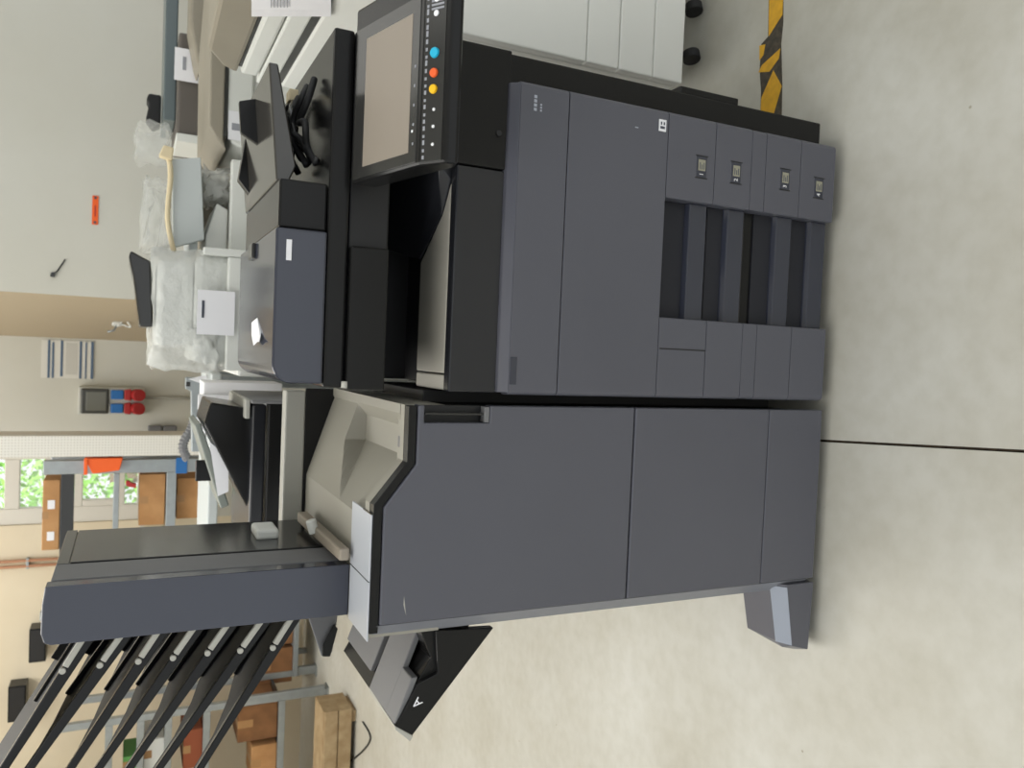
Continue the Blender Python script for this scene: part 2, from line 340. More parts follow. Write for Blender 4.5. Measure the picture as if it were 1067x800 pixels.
# cables lying on the platen cover
K = Thing('cable_bundle', 'coiled black power and data cables lying on the copier platen cover', 'cable', (.48, .2, 1.2))
rnd = random.Random(3)
for k in range(6):
    y0 = .12+.03*k; pts = []
    for j in range(6):
        t = j/5; pts.append((.42+.15*t+rnd.uniform(-.012, .012), y0+rnd.uniform(-.03, .03)+.05*t, 1.21+.026*math.sin(t*math.pi)+.006*(k % 3)))
    K.add('cable', b_tube(smoothpath(pts, 5), .0065), RUBBER, smooth=True)
K.add('cable', b_tube(smoothpath([(.42, .12, 1.208), (.46, .17, 1.235), (.53, .22, 1.242), (.575, .3, 1.22), (.53, .34, 1.21), (.45, .3, 1.225)], 6), .005), DKGREY, smooth=True, label='grey cable')
pl = K.add('plug', b_hull([(.52, .26, 1.215), (.56, .25, 1.215), (.56, .3, 1.215), (.52, .3, 1.215), (.53, .265, 1.245), (.555, .26, 1.245), (.555, .295, 1.245), (.53, .295, 1.245)]), BLACK, .004)
K.add('connector', b_hull([(.562, .26, 1.222), (.585, .258, 1.222), (.585, .295, 1.222), (.562, .295, 1.222), (.562, .26, 1.24), (.585, .258, 1.24), (.585, .295, 1.24), (.562, .295, 1.24)]), CREAM, .002, label='cream ribbon connector')

# ------------------------------------------------------------------ finisher
F = Thing('finisher_unit', 'blue-grey stapling finisher cabinet docked to the left of the copier', 'finisher', (-.225, .3, 0))
F.box('body', -.432, -.024, .03, .62, .06, 1.0, BLACK, .003)
up = F.prism('upper_panel', [(-.42, .5655), (-.02, .5655), (-.02, .894), (-.052, .894), (-.052, 1.024), (-.02, 1.024), (-.02, 1.036), (-.128, 1.036), (-.205, 1.094), (-.42, 1.094)], 1, 0, .03, PANEL, .003)
F.box('handle_recess', -.054, -.021, .022, .029, .89, 1.03, DEEP, 0, up); F.box('handle_bar', -.038, -.034, .004, .022, .896, 1.022, DKGREY, .001, up)
F.box('handle_lip', -.051, -.022, .0, .02, .895, .905, GREYP, .001, up)
F.add('scratch', b_hull([(-.405, -.0004, 1.045), (-.37, -.0004, 1.05), (-.37, .0006, 1.05), (-.405, .0006, 1.045), (-.385, -.0004, 1.0505)]), LIGHTG, 0, up)
F.box('middle_panel', -.42, -.02, 0, .03, .1985, .5625, PANEL, .003); F.box('lower_panel', -.42, -.02, .001, .03, .033, .1965, PANEL, .003)
F.box('gap_filler', -.024, .0015, .14, .5, .07, .98, DEEP, .002)  # black filler added so the gap to the copier stays dark
F.prism('side_trim', [(-.4205, .002), (-.45, .034), (-.45, .6), (-.43, .6)], 2, .05, 1.1, mat('trim_grey_plastic', (112, 114, 121), .4), .001)
F.prism('top_trim', [(-.434, 1.096), (-.205, 1.096), (-.128, 1.038), (-.022, 1.038), (-.022, 1.053), (-.124, 1.053), (-.2, 1.112), (-.434, 1.112)], 1, .003, .03, BLACK, .001)
# moulded top: a height field with the finger pocket
def sstep(a, b, x): t = min(1, max(0, (x-a)/(b-a))); return t
def hz(x, y):
    base = 1.053+(1.113-1.053)*sstep(-.124, -.2, x)
    plane = 1.048+(1.113-1.048)*sstep(-.04, -.236, x)     # sloping tray behind
    pock = 1.03+(1.113-1.03)*sstep(-.124, -.236, x)
    pock = max(pock, 1.03+.023*sstep(-.068, -.04, x))
    if y < .05: return base
    if y < .056: return base+(min(base, 1.044 if x > -.124 else base)-base)*(y-.05)/.006
    if y < .092: return max(pock, 1.044) if x > -.236 else base
    if y < .1: t = (y-.092)/.008; return max(pock, 1.044)*(1-t)+pock*t if x > -.236 else plane*t+base*(1-t)
    yr = .37 if x > -.124 else .37-.12*sstep(-.124, -.236, x)
    if y < yr: return min(plane+.02, pock)
    t = sstep(yr, yr+.006, y); return pock*(1-t)+max(plane, pock)*t
xs = np.unique(np.concatenate([np.linspace(-.45, -.0215, 110), [-.124, -.2, -.236, -.068, -.04]])); ys = np.unique(np.concatenate([np.linspace(.028, .6, 150), [.05, .056, .092, .1, .37, .376]]))
bm = bmesh.new(); V = [[bm.verts.new((x, y, hz(x, y))) for y in ys] for x in xs]
for i in range(len(xs)-1):
    for j in range(len(ys)-1): bm.faces.new([V[i][j], V[i+1][j], V[i+1][j+1], V[i][j+1]])
b2 = [[bm.verts.new((x, y, .97)) for y in (ys[0], ys[-1])] for x in (xs[0], xs[-1])]
bm.faces.new([V[i][0] for i in range(len(xs))]+[b2[1][0], b2[0][0]]); bm.faces.new([V[i][-1] for i in range(len(xs))]+[b2[1][1], b2[0][1]])
bm.faces.new(V[0]+[b2[0][1], b2[0][0]]); bm.faces.new(V[-1]+[b2[1][1], b2[1][0]])
F.add('top_cover', bm, mat('top_cover_plastic', (152, 149, 138), .45))
F.box('top_sticker', -.106, -.085, .062, .088, 1.0438, 1.0449, GREYP, 0)
F.box('rear_shade_panel', -.43, -.024, .6, .61, .97, 1.12, BLACK, .002); F.box('top_strip', -.448, -.217, .005, .14, 1.1125, 1.1155, mat('lit_strip_plastic', (182, 186, 193), .4), .001)  # black panel carries the rear shade; strip's paler colour carries brighter light
F.box('rear_rail', -.43, -.03, .6, .65, 1.12, 1.168, LIGHTG, .004)
F.box('top_seam', -.3405, -.339, .0045, .139, 1.1145, 1.1162, DKGREY, 0); F.box('top_seam', -.218, -.2165, .0045, .06, 1.1115, 1.1162, DKGREY, 0)
# foot with caster
F.add('foot', b_hull([(-.43, .0, .032), (-.592, .002, .036), (-.43, .0, .115), (-.578, .002, .088), (-.43, .03, .14), (-.572, .03, .112), (-.43, .12, .148), (-.57, .12, .118), (-.43, .12, .034), (-.592, .12, .036), (-.6, .03, .05), (-.59, .03, .09)]), PANEL, .001)
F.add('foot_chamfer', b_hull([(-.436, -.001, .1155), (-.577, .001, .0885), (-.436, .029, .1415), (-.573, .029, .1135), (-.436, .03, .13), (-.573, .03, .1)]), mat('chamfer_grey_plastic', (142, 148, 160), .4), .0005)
for x, y in ((-.545, .05), (-.06, .05), (-.4, .55), (-.06, .55)):
    for dx in (-.017, .009): F.add('caster', b_cyl((x+dx, y, .022), .022, .014, (1, 0, 0)), RUBBER, .002)
# lower stacking tray
Y0 = .06
def fp(x, y, Y=Y0): p = at(x, y, Y); return (p.x, p.z)
pA = fp(425, 767); pB = fp(410, 755); pR = fp(514, 652); pT = fp(430, 664)
A = F.prism('stack_tray', [pB, (pB[0]+.012, pB[1]-.03), (-.43, pR[1]+.03), (-.43, pT[1]-.004), (pB[0]+.12, pB[1]-.07)], 1, Y0, .46, BLACK, .002)
A1 = F.add('tray_side', b_prism([pA, pB, fp(433, 710), fp(454, 699), fp(452, 655), fp(512, 652)], 1, Y0-.012, Y0+.006), BLACK, .002)
p0 = at(410, 753, Y0); p1 = at(426, 664, Y0)
def tp(s, y, h): return Vector((p0.x+(-.43-p0.x)*s, y, p0.z+(at(440, 655, Y0).z-.025-p0.z)*s+h))
F.add('tray_surface', b_hull([tp(s, y, h) for s in (.0, 1) for y in (Y0+.05, .23) for h in (-.012, .001)]), GREYP, .002)
F.add('tray_surface', b_hull([tp(s, y, h) for s in (.12, 1) for y in (.255, .46) for h in (-.012, .001)]), GREYP, .002)
F.add('tray_surface', b_hull([tp(s, y, h) for s in (.0, .42) for y in (Y0-.006, Y0+.052) for h in (-.012, .001)]), GREYP, .002)
F.add('tray_end', b_hull([Vector((pA[0]-.004, Y0-.014, pA[1])), Vector((pB[0]-.004, Y0-.014, pB[1])), Vector((pA[0]+.006, Y0-.014, pA[1]-.006)), Vector((pB[0]+.004, Y0-.014, pB[1]+.002)), Vector((pA[0]-.004, Y0+.02, pA[1])), Vector((pB[0]-.004, .23, pB[1])), Vector((pA[0]+.006, Y0+.02, pA[1])), Vector((pB[0]+.004, .23, pB[1]))]), LIGHTG, .001)
ta = at(435, 732, Y0-.013); F.text('tray_letter', 'A', (ta.x, Y0-.0125, ta.z), .026, PAPER, rot=(math.pi/2, -.68, 0), parent=A1)

# ------------------------------------------------------------------ mailbox tower
B = Thing('mailbox_sorter', 'tall dark grey sorter tower with stacked slanting output trays on finisher', 'sorter', (-.39, .36, 1.114))
tx0, tx1, ty0, ty1, tz0, tz1 = -.443, -.343, .145, .58, 1.1145, 1.632
B.box('tower_body', tx0+.004, tx1-.003, ty0+.03, ty1, tz0, tz1-.006, DKGREY, .003)
B.prism('front_panel', [(tx0, tz0), (tx1, tz0), (tx1, tz1-.002), (tx1-.03, tz1+.002), (tx0+.02, tz1+.003), (tx0+.004, tz1-.002), (tx0, tz1-.012)], 1, ty0, ty0+.034, PANEL2, .002)
B.box('side_panel', tx1-.004, tx1+.001, .3, ty1-.004, tz0+.02, tz1-.03, DKGREY, .001)
B.box('side_strip', tx1-.004, tx1+.0015, ty0+.035, .285, tz0+.002, tz1-.008, GREYP, .001)
B.box('side_frame', tx1-.004, tx1+.0012, .29, ty1-.002, tz1-.028, tz1-.008, DKGREY, .001)
fb = atx(274, 551, tx1+.012); B.box('white_block', tx1, tx1+.022, fb.y-.055, fb.y+.03, fb.z-.026, fb.z+.022, WHITEP, .006)
l0, l1 = atz(315, 538, 1.14), atz(358, 578, 1.135)
B.add('latch_arm', b_hull([l0+Vector((-.012, 0, -.012)), l0+Vector((.012, 0, -.012)), l0+Vector((-.012, 0, .012)), l0+Vector((.012, 0, .012)), l1+Vector((-.012, 0, -.012)), l1+Vector((.012, 0, -.012)), l1+Vector((-.012, 0, .008)), l1+Vector((.012, 0, .008))]), mat('latch_plastic', (150, 140, 126), .5), .004)
lk = (l0+l1)/2+Vector((.012, .02, .014)); B.add('latch_knob', b_cyl(lk, .011, .03, (1, 0, .3)), WHITEP, .003)
TY = .17
roots = [(84, 671), (124, 666.5), (163, 662), (200, 658.5), (235, 655), (270, 651.5), (302, 648)]
ends = [(66, 699), (105, 693), (145, 689), (181, 685.5), (217, 680.5), (251, 678), (285, 675)]
FILM = mat('smoked_glossy_tray', (40, 41, 43), .5, spec=.12)
for i, (a, b) in enumerate(zip(roots, ends)):
    a = at(*a, TY); b = at(*b, TY); d = (b-a).normalized(); n = Vector((-d.z, 0, d.x)); n = n if n.z > 0 else -n
    L = .46; r = a - d*.03; e = r + d*L
    def q(s, yy, h): p = r+d*(L*s); return Vector((p.x, yy, p.z))+n*h
    outl = [(0, TY+.004), (1, TY+.004), (1, TY+.03), (.62, TY+.05), (.5, TY+.09), (.4, .33), (.3, .38), (0, .38)] if i else [(0, TY+.004), (1, TY+.004), (1, .42), (0, .42)]
    bmt = bmesh.new(); ta_ = [bmt.verts.new(q(s, yy, -.012)) for s, yy in outl]; tb_ = [bmt.verts.new(q(s, yy, -.007)) for s, yy in outl]
    bmt.faces.new(ta_); bmt.faces.new(tb_[::-1])
    for k in range(len(outl)): bmt.faces.new([ta_[k], tb_[k], tb_[(k+1) % len(outl)], ta_[(k+1) % len(outl)]])
    tr = B.add('output_tray', bmt, FILM, 0)
    B.add('tray_edge', b_hull([q(0, TY, -.016), q(0, TY, .006), q(1, TY, -.008), q(1, TY, 0), q(0, TY+.012, -.016), q(0, TY+.012, .006), q(1, TY+.012, -.008), q(1, TY+.012, 0)]), BLACK, .002, tr)
    B.add('tray_rib', b_hull([q(s, yy, h) for s in (0, .42) for yy in (.3, .308) for h in (-.012, -.001)]), BLACK, .001, tr)
    B.add('tray_rib', b_hull([q(s, yy, h) for s in (0, .3) for yy in (.372, .38) for h in (-.012, .006)]), BLACK, .001, tr)
    B.add('tray_clip', b_hull([p+n*h+Vector((0, yy, 0)) for p in (a-d*.012, b-d*.008) for yy in (-.003, .006) for h in (-.0035, .0065)]), LIGHTG, .001, tr)
    B.add('tray_pivot', b_cyl(b+Vector((0, 0, 0))+n*.0015, .0055, .008, (0, 1, 0), 14), LIGHTG, .001, tr)

# ------------------------------------------------------------------ floor tape
HT = Thing('hazard_tape', 'worn yellow and black hazard tape stuck on the floor right of the copier', 'tape', (.9, .26, 0))
def q2(x, y): p = atz(660+x*.3815, y*.3815, 0); return (p.x, p.y)
HT.prism('tape_strip', [q2(352, -60), q2(410, -60), q2(410, 60), q2(404, 120), q2(407, 230), q2(405, 330), q2(346, 330), q2(349, 250), q2(345, 190), q2(350, 120), q2(368, 100), q2(370, 0)], 2, 0, .0006, TAPEK, 0)
for P in ([(372, -20), (410, -20), (408, 40), (370, 100)], [(345, 125), (361, 121), (356, 150), (345, 165)], [(342, 198), (352, 178), (402, 132), (398, 160), (372, 196)], [(383, 192), (406, 235), (380, 325), (346, 325), (350, 268)], [(372, -60), (400, -60), (380, -24)]):
    HT.prism('yellow_stripe', [q2(*p) for p in P], 2, .0004, .0012, TAPEY, 0)

# ------------------------------------------------------------------ white copiers on the right
C1 = Thing('white_copier', 'white office copier with beige lid standing behind the copier on the right', 'copier', (1.25, 1.0, 0))
cx0, cx1, cy0, cy1 = .945, 1.58, .5, 1.42
zs_ = [at(p_, 20, .5).z for p_ in (714, 683, 647, 613)]
for z0, z1 in ((zs_[0], zs_[1]-.001), (zs_[1]+.001, zs_[2]-.001), (zs_[2]+.001, zs_[3]-.001), (zs_[3]+.001, .84)): C1.box('drawer' if z1 < .5 else 'front_door', cx0-.075, cx1, cy0, cy0+.03, z0, z1, OFFW, .004)
C1.box('lower_body', .87, cx0+.01, cy0+.03, cy1-.1, zs_[0], .8, OFFW, .006); C1.box('body', cx0, cx1, cy0+.03, cy1, zs_[0], 1.075, OFFW, .006)
C1.box('groove', cx0+.008, cx1-.008, cy0+.04, cy1-.02, 1.074, 1.1, DKGREY, 0)
C1.box('scanner_body', cx0-.002, cx1, cy0+.01, cy1, 1.1, 1.155, WHITEP, .006); C1.box('scanner_frame', cx0, cx1, cy0+.02, cy1-.06, 1.1575, 1.213, WHITEP, .01)
C1.box('lid_gap', cx0+.01, cx1, cy0+.03, cy1-.1, 1.212, 1.222, DKGREY, 0)
C1.prism('lid', [(cy0+.02, 1.221), (cy1-.04, 1.221), (cy1-.09, 1.27), (cy1-.22, 1.325), (cy0+.02, 1.335)], 0, cx0+.004, cx1, BEIGE, .012)
for x in (.99, 1.13, 1.5):
    for y in (.53, 1.36): C1.add('caster', b_cyl((x, y+.05, .026), .026, .028, (1, .3, 0)), RUBBER, .003)
hs = [[atx(px, py, cx0-.006-.004*math.sin(i)) for px in (262, 290, 318, 345)] for i, py in enumerate((-30, -8, 10, 17))]
SH = Thing('notice_sheet', 'white printed sheet hanging over the side of the white copier', 'paper', atx(345, 5, cx0-.006))
sh = SH.add('paper', b_sheet(hs, .0005), PAPER)
for k in range(6):
    a, b = atx(283+k*3.4, -20, cx0-.014), atx(283+k*3.4, 8, cx0-.014)
    SH.add('print_line', b_hull([p+Vector((dx, 0, dz)) for p in (a, b) for dx in (0, .001) for dz in (0, .0022)]), INKL, 0, sh)

C2 = Thing('white_copier', 'white copier with long rounded beige lid, second in the row on the right', 'copier', (1.2, 2.1, 0))
Y2 = 1.75
a = at(240, 165, Y2); xl = a.x; zl = at(233, 120, Y2).z; zt = at(216, 120, Y2).z
C2.box('body', xl, xl+.9, Y2, Y2+.6, .06, zl-.1, OFFW, .01)
C2.prism('scanner_body', [(xl+.03, zl-.1), (xl+.9, zl-.1), (xl+.9, zl-.004), (xl+.12, zl-.004), (xl+.05, zl-.03)], 1, Y2-.02, Y2+.6, WHITEP, .008)
C2.prism('lid', [(xl+.02, zl-.01), (xl+.06, zl+.001), (xl+.9, zl+.001), (xl+.9, zt-.02), (xl+.5, zt), (xl+.1, zt-.005), (xl+.03, zt-.05)], 1, Y2-.03, Y2+.55, BEIGE, .014)
C2.box('lid_edge', xl+.07, xl+.9, Y2-.025, Y2+.55, zl-.012, zl+.004, DKGREY, .001)
sx = rect(238, 116, 256, 146, Y2-.025); S2 = Thing('label_sheet', 'small printed white label stuck on the second white copier', 'paper', ((sx[0]+sx[1])/2, Y2-.025, sx[2]))
s2 = S2.box('paper', sx[0], sx[1], Y2-.0225, Y2-.021, sx[2], sx[3], PAPER, 0); S2.box('print_block', sx[0]+.035, sx[0]+.06, Y2-.0235, Y2-.0222, sx[3]-.05, sx[3]-.012, INKL, 0, s2)
for x in (xl+.08, xl+.8):
    for y in (Y2+.06, Y2+.54): C2.add('caster', b_cyl((x, y, .03), .03, .035, (0.3, 1, 0)), RUBBER, .003)

Y3 = 2.7
x3 = rect(184, 88, 216, 150, Y3)
C3 = Thing('dark_copier', 'dark brown-grey copier with domed beige lid at the back right', 'copier', (x3[0]+.35, Y3+.3, 0))
C3.box('body', x3[0], x3[0]+1.1, Y3, Y3+.6, .06, x3[3]-.14, DKGREY, .01)
C3.box('front_cover', x3[0]+.01, x3[0]+1.0, Y3-.03, Y3, x3[2]-.2, x3[3]-.16, mat('brown_grey_plastic', (96, 90, 84), .5), .01)
C3.box('white_band', x3[0]-.004, x3[0]+.035, Y3-.034, Y3+.3, x3[2]-.1, x3[3], WHITEP, .004)
C3.box('upper_body', x3[0]+.03, x3[0]+.5, Y3-.02, Y3+.5, x3[3]-.14, x3[3], mat('brown_grey_plastic', (96, 90, 84), .5), .012)
C3.box('top_edge', x3[0]+.12, x3[0]+1.1, Y3+.1, Y3+.5, x3[3], x3[3]+.055, mat('teal_grey_plastic', (92, 104, 106), .3), .006)
r3 = rect(197, -20, 216, 76, Y3-.2)
C3.prism('lid', [(r3[0], r3[2]+.03), (r3[0]+.12, r3[2]), (r3[1], r3[2]), (r3[1], r3[3]), (r3[0]+.2, r3[3]), (r3[0]+.05, r3[3]-.03)], 1, Y3-.25, Y3-.04, BEIGE, .012)
r3b = rect(182, 50, 215, 84, Y3-.06)
S3 = Thing('notice_sheet', 'white notice sheet lying against the dark copier at the back right', 'paper', (r3b[0], Y3-.06, r3b[2]))
s3 = S3.add('paper', b_hull([(x, y, z) for x, z in ((r3b[0], r3b[2]-.01), (r3b[1], r3b[2]+.03), (r3b[1], r3b[3]), (r3b[0], r3b[3])) for y in (Y3-.037, Y3-.034)]), PAPER)
S3.box('print_block', r3b[0]+.05, r3b[0]+.11, Y3-.039, Y3-.0365, r3b[3]-.05, r3b[3]-.035, INKL, 0, s3)
rb = rect(152, 101, 172, 136, Y3+.25)
rb = (rb[0], rb[1], max(rb[2], x3[3]+.062), rb[3]); bl = b_prism([(rb[0]+.02, rb[2]-.0), (rb[1], rb[2]-.0), (rb[1], rb[3]-.01), (rb[1]-.03, rb[3]), (rb[1]-.05, rb[3]-.012), (rb[0]+.04, rb[3]), (rb[0], rb[3]-.03)], 1, Y3+.2, Y3+.3)
solo('black_bag', bl, RUBBER, 'crumpled black bag on top of the dark copier by the wall', 'bag', .008)

# ------------------------------------------------------------------ plastic wrap material
def wrapmat(al=.42):
    m = bpy.data.materials.new('plastic_film'); m.use_nodes = True; nt = m.node_tree; b = nt.nodes['Principled BSDF']
    b.inputs['Base Color'].default_value = rgb(232, 234, 230); b.inputs['Roughness'].default_value = .22; b.inputs['Alpha'].default_value = al
    n = nt.nodes.new('ShaderNodeTexNoise'); n.inputs['Scale'].default_value = 26; n.inputs['Detail'].default_value = 5
    tc = nt.nodes.new('ShaderNodeTexCoord'); nt.links.new(tc.outputs['Object'], n.inputs['Vector'])
    bp = nt.nodes.new('ShaderNodeBump'); bp.inputs['Strength'].default_value = .7; bp.inputs['Distance'].default_value = .02
    nt.links.new(n.outputs[0], bp.inputs['Height']); nt.links.new(bp.outputs[0], b.inputs['Normal']); return m
FILMW = wrapmat(); FILMB = wrapmat(.24)
def crumple(bm, amt, seed, cuts=3):
    bmesh.ops.subdivide_edges(bm, edges=bm.edges[:], cuts=cuts, use_grid_fill=True)
    r = random.Random(seed)
    for v in bm.verts: v.co += Vector((r.uniform(-1, 1), r.uniform(-1, 1), r.uniform(-1, 1)))*amt
    return bm

# wrapped white copier behind the document feeder
Y4 = 1.45
x4 = rect(240, 268, 250, 386, Y4)
C4 = Thing('wrapped_copier', 'white copier wrapped in clear plastic film behind the document feeder', 'copier', ((x4[0]+x4[1])/2, Y4+.3, 0))
z_top = at(240, 330, Y4).z; zc = at(203, 330, Y4).z; zf = at(153, 320, Y4).z
C4.box('body', x4[0]-.02, x4[1]-.005, Y4+.02, Y4+.6, .06, z_top-.03, OFFW, .01)
C4.box('front_frame', x4[0], x4[1]+.0, Y4, Y4+.03, z_top-.1, at(236, 330, Y4).z, WHITEP, .006)
C4.box('upper_body', x4[0]+.02, x4[1], Y4+.03, Y4+.5, z_top-.02, zc, WHITEP, .02)
C4.box('lid', x4[0]+.07, x4[1]-.02, Y4+.06, Y4+.48, zc, zf-.03, OFFW, .02)
rr = rect(131, 262, 152, 340, Y4+.1)
C4.add('lid_cover', b_prism([(rr[0], rr[2]-.025), (rr[1]-.03, rr[2]-.012), (rr[1], rr[3]-.012), (rr[1]-.02, rr[3]-.006), (rr[1]-.09, rr[3]-.022), (rr[0]+.07, rr[2]+.026), (rr[0]+.0, rr[2]+.016)], 1, Y4+.08, Y4+.4), DKGREY, .006)
C4.box('side_post', at(240, 264, Y4).x-.01, at(240, 264, Y4).x+.015, Y4, Y4+.05, z_top-.05, at(212, 264, Y4).z, WHITEP, .004)
bmw = crumple(b_box(x4[0]+.0, x4[1]+.01, Y4+.015, Y4+.52, at(240, 330, Y4).z, zf-.015), .012, 5, 6)
C4.add('plastic_film', bmw, FILMW, smooth=True)
bmw = crumple(b_hull([(x4[0]-.01, Y4, z_top+.03), (x4[0]+.13, Y4, z_top+.04), (x4[0]+.13, Y4, zc+.02), (x4[0]+.03, Y4, zc-.03), (x4[0]-.01, Y4+.2, z_top+.03), (x4[0]+.13, Y4+.2, z_top+.03), (x4[0]+.1, Y4+.2, zc+.02)]), .008, 8, 4)
C4.add('plastic_flap', bmw, FILMW, smooth=True)
ps = rect(205, 303, 244, 349, Y4)
S4 = Thing('notice_sheet', 'white notice sheet taped to the plastic-wrapped copier', 'paper', (ps[0], Y4, ps[2]))
s4 = S4.box('paper', ps[0], ps[1], Y4-.014, Y4-.012, ps[2], ps[3], PAPER, 0)
S4.box('print_line', ps[0]+.055, ps[1]-.035, Y4-.0155, Y4-.0135, ps[3]-.022, ps[3]-.014, INK, 0, s4)
# light blue carton with cream rim, on an open frame
r5 = list(rect(178, 162, 214, 268, 1.75)); r5[0] = max(r5[0], x4[1]+.045)
BX = Thing('open_carton', 'pale grey shallow tray box with cream rim behind the document tray', 'box', ((r5[0]+r5[1])/2, 1.9, r5[2]))
BX.prism('tray_wall', [(r5[0]+.04, r5[2]), (r5[1]-.0, r5[2]+.02), (r5[1]-.02, r5[3]), (r5[0]+.0, r5[3]-.01)], 1, 1.75, 1.78, PALEBLUE, .004)
BX.box('tray_back', r5[0], r5[1]-.02, 1.78, 2.1, r5[2]+.02, r5[2]+.05, PALEBLUE, .004)
BX.add('rim', b_tube(smoothpath([(r5[0]-.02, 1.74, r5[3]-.015), (r5[0]+.1, 1.735, r5[3]+.01), (r5[0]+.25, 1.735, r5[3]+.004), (r5[1]-.02, 1.74, r5[3]+.012)], 5), .009), CREAM, smooth=True)
BX.add('corner_cap', b_hull([(r5[1]-.03, 1.72, r5[3]+.0), (r5[1]+.015, 1.72, r5[3]-.004), (r5[1]+.02, 1.72, r5[3]+.03), (r5[1]-.02, 1.72, r5[3]+.045), (r5[1]-.03, 1.76, r5[3]), (r5[1]+.015, 1.76, r5[3]-.004), (r5[1]+.02, 1.76, r5[3]+.03), (r5[1]-.02, 1.76, r5[3]+.045)]), CREAM, .005)
r6 = list(rect(214, 165, 246, 275, 1.72)); r6[0] = max(r6[0], x4[1]+.03)
FRM = Thing('open_copier', 'white copier frame without its cover, crumpled film inside, behind the document tray', 'copier', ((r6[0]+r6[1])/2, 1.95, 0))
FRM.box('body', r6[0], r6[1], 1.74, 2.3, .05, r6[2]-.01, OFFW, .01)
FRM.box('front_rail', r6[0]-.02, r6[1], 1.7, 1.745, r6[2]-.04, r6[2]+.022, WHITEP, .006)
FRM.box('rear_wall', r6[0], r6[1], 2.1, 2.3, r6[2]-.01, r6[3]-.01, BEIGE, .01)
FRM.prism('side_block', [(r6[0]+.03, r6[2]+.02), (r6[0]+.18, r6[2]+.02), (r6[0]+.2, r6[2]+.06), (r6[0]+.08, r6[3]-.01), (r6[0]+.03, r6[3]-.01)], 1, 1.8, 2.08, OFFW, .006)
FRM.add('plastic_film', crumple(b_box(r6[0]+.22, r6[1]-.02, 1.8, 2.05, r6[2]+.02, r6[3]), .014, 12, 5), FILMW, smooth=True)
rf = rect(142, 130, 170, 165, 1.95)
solo('plastic_bag', crumple(b_box(rf[0], rf[1], 1.9, 2.1, rf[2]-.02, rf[3]), .012, 21, 4), FILMB, 'crumpled clear plastic bag in front of the back right wall', 'bag', smooth=True)
rf = rect(150, 190, 176, 258, 1.9)
solo('plastic_bag', crumple(b_box(rf[0], rf[1], 1.85, 2.1, rf[2], rf[3]), .016, 22, 5), FILMB, 'loose clear plastic film bundled on the pale tray box', 'bag', smooth=True)

# ------------------------------------------------------------------ black copier behind the finisher
Y5 = 1.25
r7 = rect(262, 421, 330, 548, Y5)
C5 = Thing('black_copier', 'black copier with open document tray standing behind the finisher', 'copier', ((r7[0]+r7[1])/2, Y5+.3, 0))
C5.box('body', r7[0]-.25, r7[1], Y5+.03, Y5+.6, .06, r7[2], DEEP, .008)
C5.box('scanner_front', r7[0]-.25, r7[1], Y5, Y5+.05, r7[2]-.02, at(278, 480, Y5).z, BLACK, .005)
C5.box('platen_cover', r7[0]-.25, r7[1]-.004, Y5+.02, Y5+.5, at(277, 480, Y5).z, r7[3], BLACKG, .006)
for x in (r7[0]-.2, r7[1]-.05):
    for y in (Y5+.1, Y5+.55): C5.add('caster', b_cyl((x, y, .03), .03, .035, (1, 0, 0)), RUBBER, .003)
C5.box('side_panel', r7[1], r7[1]+.012, Y5, Y5+.55, r7[2]-.3, r7[3]+.005, GREYP, .003); C5.box('top_panel', r7[1]-.05, r7[1]+.012, Y5+.03, Y5+.5, r7[3]+.005, r7[3]+.02, LIGHTG, .003)
rt = rect(206, 424, 262, 500, Y5+.15)
C5.prism('document_feeder', [(rt[0]-.1, r7[3]-.01), (rt[1], r7[3]-.01), (rt[1]+.02, rt[3]-.03), (rt[1]-.05, rt[3]-.012), (rt[0]+.02, r7[3]+.05)], 1, Y5+.08, Y5+.42, BLACK, .006)
C5.prism('document_tray', [(rt[0]-.08, r7[3]+.05), (rt[1]-.05, rt[3]-.005), (rt[1]-.06, rt[3]+.012), (rt[0]-.09, r7[3]+.075)], 1, Y5+.12, Y5+.45, mat('grey_green_plastic', (128, 134, 128), .5), .004)
C5.box('paper_guide', rt[0]-.01, rt[0]+.06, Y5+.2, Y5+.215, rt[3]-.06, rt[3]+.0, BLACK, .003)
pw = [at(218, 460, Y5+.1), at(238, 476, Y5+.1), at(238, 512, Y5+.1), at(227, 517, Y5+.1)]
solo('paper_sheet', b_hull([p+Vector((0, dy, 0)) for p in pw for dy in (0, .0015)]), PAPER, 'blank white sheet hanging from the black copier tray', 'paper')
# clutter on a bench behind it
BN = Thing('side_bench', 'pale grey bench with cluttered top behind the black copier', 'bench', (-.45, 2.4, 0))
r8 = rect(196, 392, 216, 545, 2.3)
BN.box('bench_top', r8[0]-.4, r8[1]+.02, 2.2, 2.75, r8[2]-.04, r8[2], PALEBLUE, .006)
for x in (r8[0]-.35, r8[1]-.04):
    for y in (2.25, 2.7): BN.box('leg', x, x+.05, y-.02, y+.03, 0, r8[2]-.04, STEEL, .004)
CT = Thing('bracket_frame', 'grey slotted metal bracket lying on the bench by the wall', 'bracket', (r8[1], 2.35, r8[2]))
rq = rect(192, 393, 213, 470, 2.4)
CT.prism('rail', [(rq[0], rq[2]), (rq[1], rq[2]), (rq[1], rq[3]), (rq[1]-.05, rq[3]), (rq[1]-.06, rq[2]+.06), (rq[0], rq[2]+.05)], 1, 2.38, 2.43, STEEL, .004)
CT.box('slot', rq[1]-.04, rq[1]-.02, 2.377, 2.381, rq[2]+.08, rq[3]-.02, DKGREY, .001)
rh = rect(196, 440, 205, 480, 2.45)
solo('corrugated_hose', b_tube([(rh[0]+(rh[1]-rh[0])*k/24, 2.52, rh[2]+.03+.02*math.sin(k*.2)+.005*(k % 2)) for k in range(25)], .02, 10), GREYP, 'grey corrugated hose lying across the bench clutter', 'hose')
